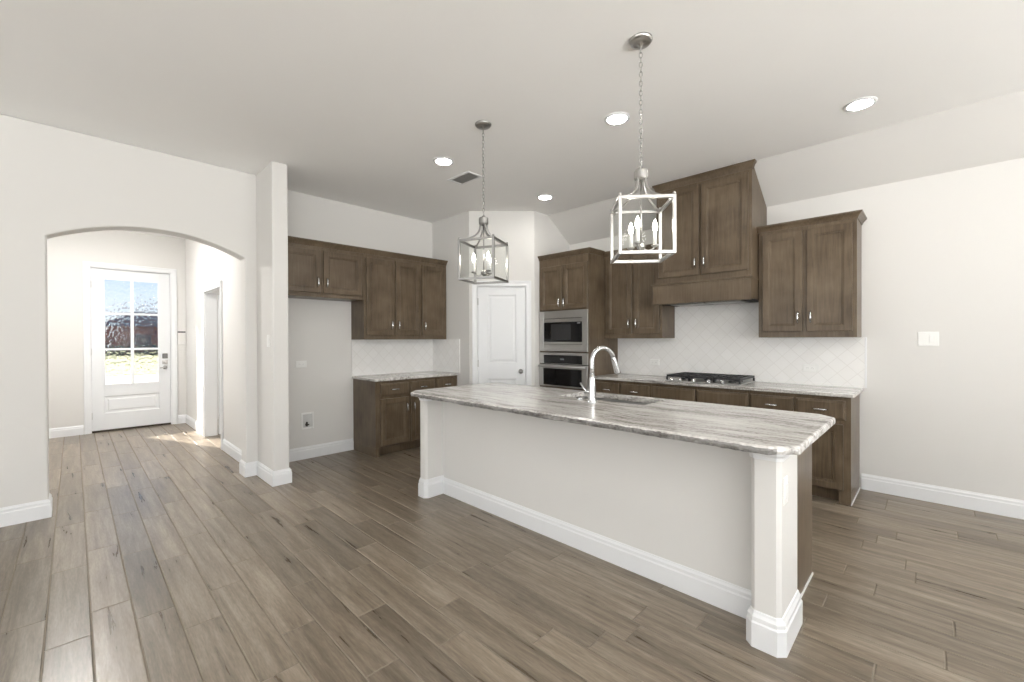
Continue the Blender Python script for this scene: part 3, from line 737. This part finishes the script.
# ------------------------------------------------------------------ island
isl = thing('kitchen_island', 'white kitchen island base with square corner posts, in the middle of the floor', 'island', (-1.85, 2.6, 0))
ox, oy = 1.85, -2.6
def isl_obj(name, bm, mat, **k):
    for v in bm.verts: v.co.x += ox; v.co.y += oy
    return obj(name, bm, mat, isl, **k)
IPY = 2.305
isl_obj('knee_wall', bx(-3.15, -.57, IPY, 2.44, 0, IZ0-.005), WALL)
isl_obj('baseboard', sweep(B(), [(-3.112, IPY), (-.585, IPY)], BBP), TRIM)
def clip_rect(x0, x1, y0, y1, c):
    return [(x0, y1-c), (x0+c, y1), (x1-c, y1), (x1, y1-c), (x1, y0+c), (x1-c, y0), (x0+c, y0), (x0, y0+c)][::-1]
def post(x0, x1, y0, y1):
    c = .018
    o = isl_obj('post', prism(B(), clip_rect(x0, x1, y0, y1, c), 0, IZ0-.005, 'z'), WALL, label='square white corner post')
    pth = [Vector(p)+Vector((ox, oy)) for p in clip_rect(x0, x1, y0, y1, c)]
    pr = [(0, 0), (.020, 0), (.020, .108), (.015, .116), (.015, .134), (.008, .146), (.005, .156), (0, .158)]
    b = sweep(B(), pth, pr, closed=True); obj('plinth', b, TRIM, o)
    pr = [(0, .835), (.006, .837), (.008, .852), (.014, .860), (.016, .886), (0, .886)]
    b = sweep(B(), pth, pr, closed=True); obj('capital', b, TRIM, o)
    return o
post(-.586, -.466, 2.122, 2.452)
post(-3.226, -3.124, 2.122, 2.452)
b = bx(-3.15, -3.13, 2.453, 2.990, 0, IZ0-.004); box(b, -.520, -.500, 2.453, 2.990, 0, IZ0-.004); box(b, -3.13, -.520, 2.453, 2.990, .102, .120)
box(b, -3.13, -.520, 2.960, 2.990, .12, .88); box(b, -3.13, -.520, 2.441, 2.452, .12, .88)
isl_obj('cabinet_body', b, WOOD, bevel=.0015, seg=1, label='dark stained cabinet side behind the white post')
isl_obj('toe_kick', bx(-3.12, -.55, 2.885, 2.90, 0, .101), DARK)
isl_obj('caulk_strip', bx(-.4995, -.494, 2.475, 2.993, 0, .012), TRIM)
n_ = 6
for k in range(n_):
    w0 = (-.56+3.12)/n_; x0 = -3.12+k*w0
    b = door_bm(.012, w0-.012, .125, .86, 0); rot_to(b, PI, (x0+w0, 2.9905, 0)); isl_obj('door', b, WOOD)

# sink, faucet, button
sk = thing('kitchen_sink', 'undermount stainless sink set into the island top', 'sink', ((SK[0]+SK[1])/2, (SK[2]+SK[3])/2, IZ0-.23))
hx, hy = (SK[1]-SK[0])/2, (SK[3]-SK[2])/2
def rr_(a, c, r, z):
    out = []
    for cx_, cy_, s in ((a-r, c-r, 0), (-a+r, c-r, 1), (-a+r, -c+r, 2), (a-r, -c+r, 3)):
        for k in range(6):
            t = HPI*(s+k/5); out.append((cx_+r*math.cos(t), cy_+r*math.sin(t), z))
    return out
b = loft(B(), [rr_(hx+.02, hy+.02, .05, .229), rr_(hx+.004, hy+.004, .034, .229), rr_(hx+.002, hy+.002, .034, .22), rr_(hx-.004, hy-.004, .04, .03), rr_(hx-.03, hy-.03, .04, .008), rr_(.04, .04, .03, .003)], cap0=False)
obj('basin', b, plain('satin_sink_steel', (.30, .30, .295), .42, 1.0, noise=.05, nscale=50), sk, smooth=True, recalc=False)
b = B(); lathe(b, [(.045, .0045), (.045, .007), (.030, .009), (.028, .0055), (.004, .0055)], (0, 0, 0), 24); obj('drain', b, CHROME, sk, smooth=True)
fc = thing('kitchen_faucet', 'tall chrome gooseneck faucet with pull-down spray head, standing on the island top', 'faucet', (-1.668, 2.485, IZ1), 0)
fd = Vector((.42, .91)).normalized()
b = B(); lathe(b, [(.034, 0), (.034, .006), (.030, .012), (.028, .03), (.025, .10), (.020, .17), (.0165, .20)], (0, 0, 0), 24)
obj('base', b, CHROME, fc, smooth=True)
pts = [(0, 0, .19), (0, 0, .24), (0, 0, .29)]; ra = .086
for k in range(1, 15):
    t = PI*k/14*.93; s = ra-ra*math.cos(t); pts.append((fd.x*s, fd.y*s, .29+ra*1.0*math.sin(t)))
obj('neck', tube(B(), pts, .0155, 14), CHROME, fc, smooth=True)
p0 = Vector(pts[-1]); dn = (p0-Vector(pts[-2])).normalized()
hd = [p0+dn*s for s in (-.004, 0, .02, .06, .105, .118, .120)]
obj('spray_head', tube(B(), [tuple(p) for p in hd], [.0155, .017, .019, .020, .0225, .0215, .014], 18), CHROME, fc, smooth=True)
b = B(); hdir = Vector((-.85, -.2, 0)).normalized()
tube(b, [tuple(hdir*.012+Vector((0, 0, .075))), tuple(hdir*.055+Vector((0, 0, .075)))], .016, 14)
tube(b, [tuple(hdir*.046+Vector((0, 0, .080))), tuple(hdir*.060+Vector((0, 0, .096))), tuple(hdir*.085+Vector((0, 0, .135)))], [.009, .008, .0065], 10)
obj('lever', b, CHROME, fc, smooth=True)
bt = thing('sink_button', 'small round chrome button on the island top beside the faucet', 'sink button', (-1.80, 2.53, IZ1))
b = B(); lathe(b, [(.026, 0), (.026, .010), (.023, .014), (.017, .014)], (0, 0, 0), 24); obj('ring', b, CHROME, bt, smooth=True)
b = B(); lathe(b, [(.016, .004), (.016, .019), (.013, .022), (.002, .023)], (0, 0, 0), 24); obj('push_button', b, CHROME, bt, smooth=True)

# ------------------------------------------------------------------ cooktop
ck = thing('gas_cooktop', 'black gas cooktop with cast iron grates and silver knobs, on the counter below the hood', 'cooktop', (-1.685, 4.69, .9155))
cw, cdp = .372, .255
b = loft(B(), [[(sx_*(cw+e_), sy_*(cdp+e_), z) for sx_, sy_ in ((-1, -1), (1, -1), (1, 1), (-1, 1))] for e_, z in ((-.006, 0), (0, .003), (0, .008), (-.004, .012), (-.012, .012), (-.018, .009))])
obj('tray', b, STEEL, ck)
for bx_, by_, r in ((-.25, .10, .045), (-.25, -.09, .038), (0, .03, .06), (.25, .10, .045), (.25, -.09, .038)):
    b = B(); lathe(b, [(r, .010), (r, .018), (r*.75, .020), (r*.75, .026), (r*.5, .029), (.003, .029)], (bx_, by_, 0), 20); obj('burner', b, IRON, ck, smooth=False)
for gx in (-.243, 0, .243):
    b = B(); g0, g1, h0, h1 = gx-.117, gx+.117, -.215, .240; zt_ = .066
    for x in (g0, g1): box(b, x-.007, x+.007, h0, h1, zt_-.022, zt_)
    for y in (h0, h1): box(b, g0+.007, g1-.007, y-.007, y+.007, zt_-.022, zt_)
    for y in (-.09, .015, .12): box(b, g0+.007, g1-.007, y-.005, y+.005, zt_-.014, zt_)
    for x in (gx-.045, gx+.045): box(b, x-.005, x+.005, h0+.007, h1-.007, zt_-.0135, zt_-.0005)
    for x in (g0, g1):
        for y in (h0, h1): box(b, x-.008, x+.008, y-.008, y+.008, .0095, zt_-.022)
    obj('grate', b, IRON, ck, label='black cast iron grate')
for kx in (-.30, -.21, -.07, .08, .21):
    b = B(); lathe(b, [(.021, .0095), (.021, .018), (.017, .021), (.016, .038), (.013, .041), (.002, .041)], (kx, -.238, 0), 18)
    obj('knob', b, CHROME, ck, smooth=True, label='silver knob')

# ------------------------------------------------------------------ pendant lanterns
def ball(bm, c, r): return lathe(bm, [(r*math.sin(PI*k/8), -r*math.cos(PI*k/8)) for k in range(9)], c, 12)
def lantern(label, x, y, rz, ca, metal):
    t = thing('pendant_lantern', label, 'pendant light', (x, y, 1.82), rz, )
    s = .141; hh = .31; bw = .017
    C4 = [(s, s), (-s, s), (-s, -s), (s, -s)]
    b = B()
    for i in range(4):
        p, q = C4[i], C4[(i+1) % 4]
        for z in (bw/2, hh-bw/2): bar(b, (*p, z), (*q, z), bw)
        bar(b, (*p, 0), (*p, hh), bw)
    obj('cage_frame', b, metal, t, bevel=.0015, seg=1)
    for p in C4: obj('finial', ball(B(), (*p, hh+.007), .009), metal, t, smooth=True)
    for i in range(4):
        p, q = Vector((*C4[i], 0)), Vector((*C4[(i+1) % 4], 0)); d = (q-p).normalized(); n2 = Vector((d.y, -d.x, 0))
        a, c = p+d*.010, q-d*.010; k = [a+n2*.0012, c+n2*.0012, c-n2*.0012, a-n2*.0012]
        obj('glass_pane', prism(B(), [(v.x, v.y) for v in k], .014, hh-.014, 'z'), PANE, t)
    for p in C4:                                    # arms sweeping up from the corners to the hub
        pts = []
        for k in range(12):
            u = k/11; rad = .15+.85*(1-u)**3.0; z = hh-.012+.150*u
            pts.append((p[0]*rad*.97, p[1]*rad*.97, z))
        obj('arm', tube(B(), pts, .0070, 8), metal, t, smooth=True)
    b = B(); lathe(b, [(.012, .440), (.034, .443), (.038, .452), (.038, .488), (.034, .496), (.016, .500), (.011, .511), (.004, .515)], (0, 0, 0), 24)
    obj('hub', b, metal, t, bevel=.001)
    obj('centre_rod', tube(B(), [(0, 0, .06), (0, 0, .455)], .005, 10), metal, t, smooth=True)
    b = B(); lathe(b, [(.004, .040), (.012, .048), (.022, .060), (.024, .072), (.014, .082), (.006, .090)], (0, 0, 0), 20)
    obj('cluster_hub', b, metal, t, smooth=True)
    for k in range(3):
        a = ca+k*2*PI/3-rz; dx, dy = math.cos(a), math.sin(a); r = .078
        pts = [(dx*r*u, dy*r*u, .066-.022*math.sin(PI*u)) for u in [i/8 for i in range(9)]]
        b = tube(B(), pts, .0045, 8); lathe(b, [(.006, .062), (.020, .070), (.021, .076), (.010, .080)], (dx*r, dy*r, 0), 16)
        ar = obj('candle_arm', b, metal, t, smooth=True)
        b = B(); lathe(b, [(.0105, .0785), (.0105, .150), (.008, .152)], (dx*r, dy*r, 0), 14); obj('candle_sleeve', b, CANDLE, ar, smooth=True)
        b = B(); lathe(b, [(.006, .152), (.009, .158), (.0135, .174), (.013, .184), (.008, .204), (.003, .216), (.0005, .221)], (dx*r, dy*r, 0), 14); obj('bulb', b, BULB, ar, smooth=True, label='lit flame bulb')
    zt_ = CZ-1.82
    b = B(); lathe(b, [(.064, zt_-.001), (.064, zt_-.008), (.055, zt_-.020), (.030, zt_-.026), (.010, zt_-.030), (.006, zt_-.045), (.003, zt_-.048)], (0, 0, 0), 28)
    obj('canopy', b, metal, t, smooth=True)
    b = B(); z = .516; k = 0
    while z < zt_-.050:
        L_ = .034; pts = []
        for j in range(13):
            a = 2*PI*j/12; u_2, v_2 = .0085*math.cos(a), L_/2*math.sin(a)
            pts.append((u_2, 0, z+L_/2-.004+v_2) if k % 2 else (0, u_2, z+L_/2-.004+v_2))
        tube(b, pts, .0022, 6); z += L_-.0075; k += 1
    obj('chain', b, metal, t, smooth=True)
    return t
lantern('square glass lantern hung over the island end near the pantry door', -2.504, 2.244, math.radians(24), math.radians(44+180), SHADE_NICKEL)
lantern('square glass lantern hung over the island end in front of the range hood', -1.172, 2.236, math.radians(40), math.radians(44), NICKEL)

# ------------------------------------------------------------------ ceiling fittings
def downlight(label, x, y):
    t = thing('recessed_light', label, 'ceiling light', (x, y, CZ), 0)
    b = B(); lathe(b, [(.098, -.0005), (.098, -.003), (.090, -.008), (.076, -.010), (.072, -.006), (.072, -.0005)], (0, 0, 0), 32); obj('trim_ring', b, TRIM, t, smooth=False)
    b = B(); lathe(b, [(.071, -.001), (.071, -.0065), (.001, -.0075)], (0, 0, 0), 28); obj('lens', b, LED, t)
downlight('round lit downlight in the ceiling beside the air vent', -3.288, 2.445)
downlight('round lit downlight in the ceiling close behind the chain of the hood-side lantern', -1.719, 2.905)
downlight('round lit downlight nearest the blank wall, over the counter end', -.375, 3.955)
downlight('round lit downlight in front of the oven tower and pantry corner', -3.275, 3.909)
hl = thing('added_hall_lamp', 'unseen drum lamp added on the entrance hall ceiling to brighten the hall', 'ceiling light', (-6.9, -.05, CZ))  # added lamp, hidden above the arch, lifts the hall brightness
b = B(); lathe(b, [(.20, -.0005), (.20, -.03), (.19, -.032), (.19, -.0005)], (0, 0, 0), 32); obj('rim', b, NICKEL, hl)
b = B(); lathe(b, [(.188, -.02), (.185, -.085), (.16, -.10), (.001, -.105)], (0, 0, 0), 32); obj('shade', b, HALL_FILL, hl)
vt = thing('ceiling_vent', 'small grey slatted air vent in the ceiling near the pantry-side lantern', 'vent', (-3.477, 2.859, CZ), 0)
obj('frame', ringframe(B(), (-.17, .17, -.10, .10), (-.145, .145, -.075, .075), -.008, -.0005), TRIM, vt, bevel=.002)
vt.children[0].rotation_euler = (HPI, 0, 0)
b = B()
for k in range(8):
    y = -.07+k*.02; prism(b, [(y-.007, -.010), (y+.005, -.0008), (y+.007, -.0008), (y-.005, -.010)], -.145, .145, 'x')
obj('slats', b, plain('grey_vent_slats', (.62, .61, .60), .5, noise=.03), vt)
obj('backing', bx(-.144, .144, -.074, .074, -.0007, -.0002), plain('vent_shadow_grey', (.42, .42, .41), .8, noise=.05), vt)

# ------------------------------------------------------------------ switches and outlets
def plate(name, label, loc, rz, w_, h, items, cat):
    t = thing(name, label, cat, loc, rz)
    b = loft(B(), [rect(-w_/2, w_/2, -h/2, h/2, -.0005), rect(-w_/2, w_/2, -h/2, h/2, -.003), rect(-w_/2+.004, w_/2-.004, -h/2+.004, h/2-.004, -.006)])
    obj('cover_plate', b, PLASTIC, t)
    for kind, x, z in items:
        if kind == 'rocker':
            obj('rocker', loft(B(), [rect(x-.0165, x+.0165, z-.033, z+.033, -.006), rect(x-.0165, x+.0165, z-.033, z+.033, -.008), rect(x-.014, x+.014, z-.031, z+.031, -.0105)]), PLASTIC, t)
        elif kind == 'toggle':
            b = bx(x-.005, x+.005, -.008, -.006, z-.012, z+.012); box(b, x-.0035, x+.0035, -.018, -.006, z+.001, z+.008); obj('toggle', b, PLASTIC, t)
        else:
            v = kind == 'socket_v'
            o = obj('socket', bx(x-.014, x+.014, -.0078, -.0055, z-.013, z+.013), PLASTIC, t, bevel=.003)
            b = bx(x-.006, x-.0045, -.0084, -.0076, z-.004, z+.005); box(b, x+.0045, x+.006, -.0084, -.0076, z-.004, z+.005); obj('slots', b, DARK, o)
    return t
plate('light_switch', 'wide white double switch plate on the blank wall beside the cabinets', (-.028, YK, 1.358), 0, .128, .120, [('toggle', -.026, 0), ('rocker', .024, 0)], 'light switch')
plate('light_switch', 'slim white switch plate on the wall end between hall arch and fridge alcove', (-4.535, YH0, 1.36), 0, .072, .116, [('rocker', 0, 0)], 'light switch')
plate('power_outlet', 'white outlet on the tiles to the wall-end side of the cooktop', (-.849, YK-.010, 1.078), 0, .118, .076, [('socket', -.02, 0), ('socket', .02, 0)], 'outlet')
plate('power_outlet', 'white outlet on the tiles between cooktop and oven tower', (-2.44, YK-.010, 1.078), 0, .118, .076, [('socket', -.02, 0), ('socket', .02, 0)], 'outlet')
plate('power_outlet', 'white outlet on the painted fridge alcove wall, above the water valve box', (XF, 1.82, 1.09), HPI, .118, .076, [('socket', -.02, 0), ('socket', .02, 0)], 'outlet')
plate('power_outlet', 'white outlet on the outer side of the island corner post', (-.466, 2.19, .70), HPI, .070, .120, [('rocker', 0, 0)], 'outlet')
# fridge water valve box, set in the wall
wb = thing('water_valve_box', 'small recessed water valve box low on the fridge alcove wall', 'valve box', (XF, 1.884, .435), HPI)
obj('frame', ringframe(B(), (-.070, .070, -.095, .095), (-.052, .052, -.075, .075), -.008, -.0005), PLASTIC, wb, bevel=.002)
obj('back_plate', bx(-.052, .052, -.003, -.0006, -.075, .075), plain('grey_plastic', (.60, .60, .59), .5, noise=.05), wb)
b = B(); tube(b, [(-.012, -.004, -.040), (-.012, -.03, -.040)], .012, 12); tube(b, [(-.012, -.022, -.06), (-.012, -.022, -.01)], .009, 10); box(b, -.032, .008, -.040, -.030, -.046, -.034)
obj('valve', b, BRONZE, wb, label='dark valve tap')
# slim keypad on the hall wall by the entrance door
kp = thing('alarm_panel', 'flat white panel with a slim dark strip on the hall wall beside the entrance door', 'alarm panel', (XD, 1.245, 1.41), HPI)
obj('body', loft(B(), [rect(-.055, .055, -.115, .11, -.0005), rect(-.055, .055, -.115, .11, -.016), rect(-.05, .05, -.11, .105, -.020)]), WALL, kp)
obj('display_strip', bx(-.050, .050, -.024, -.0195, .082, .102), DISPLAY, kp, label='dark slim display strip')

# ------------------------------------------------------------------ outside the entrance door
GZ = -.16
struct('ground_lawn', bx(-140, -25.5, -90, 90, GZ-.1, GZ), GRASS)
struct('street', bx(-25.5, -19.2, -90, 90, GZ-.1, GZ-.02), ASPH)
struct('front_walk', bx(-19.2, -9.0, -60, 60, GZ-.1, GZ), CONC)
def house(label, x, y, wd, h):
    t = thing('brick_house', label, 'house', (x, y, GZ))
    b = bx(-5, 5, -wd/2, wd/2, 0, h); obj('walls', b, BRICK, t)
    rz_ = h+1.5
    b = prism(B(), [(-wd/2-.4, h), (wd/2+.4, h), (wd/2-2.5, rz_), (-wd/2+2.5, rz_)], -5.4, 5.4, 'x'); obj('roof', b, ROOFT, t)
    for k in (-1, 1): obj('window', bx(5.0, 5.06, k*wd*.25-.8, k*wd*.25+.8, .9, 2.2), WGLASS, t)
    obj('front_door', bx(5.0, 5.06, -.5, .5, 0, 2.1), DARK, t)
house('distant brick house with grey hip roof seen through the pane near the door lock', -66, 8.4, 13, 3.0)
house('distant brick house with grey hip roof seen through the pane near the door hinges', -66, -6.2, 13, 2.9)
b = B()
for k in range(60):
    y = -24+k*.8; r = random.uniform(.45, .7); lathe(b, [(r*math.sin(PI*j/6), .55-r*1.0*math.cos(PI*j/6)) for j in range(7)], (-58+random.uniform(-.3, .3), y, GZ-.1), 8)
tag(obj('hedge', b, HEDGE), 'low dark hedge in front of the distant brick houses', 'hedge')
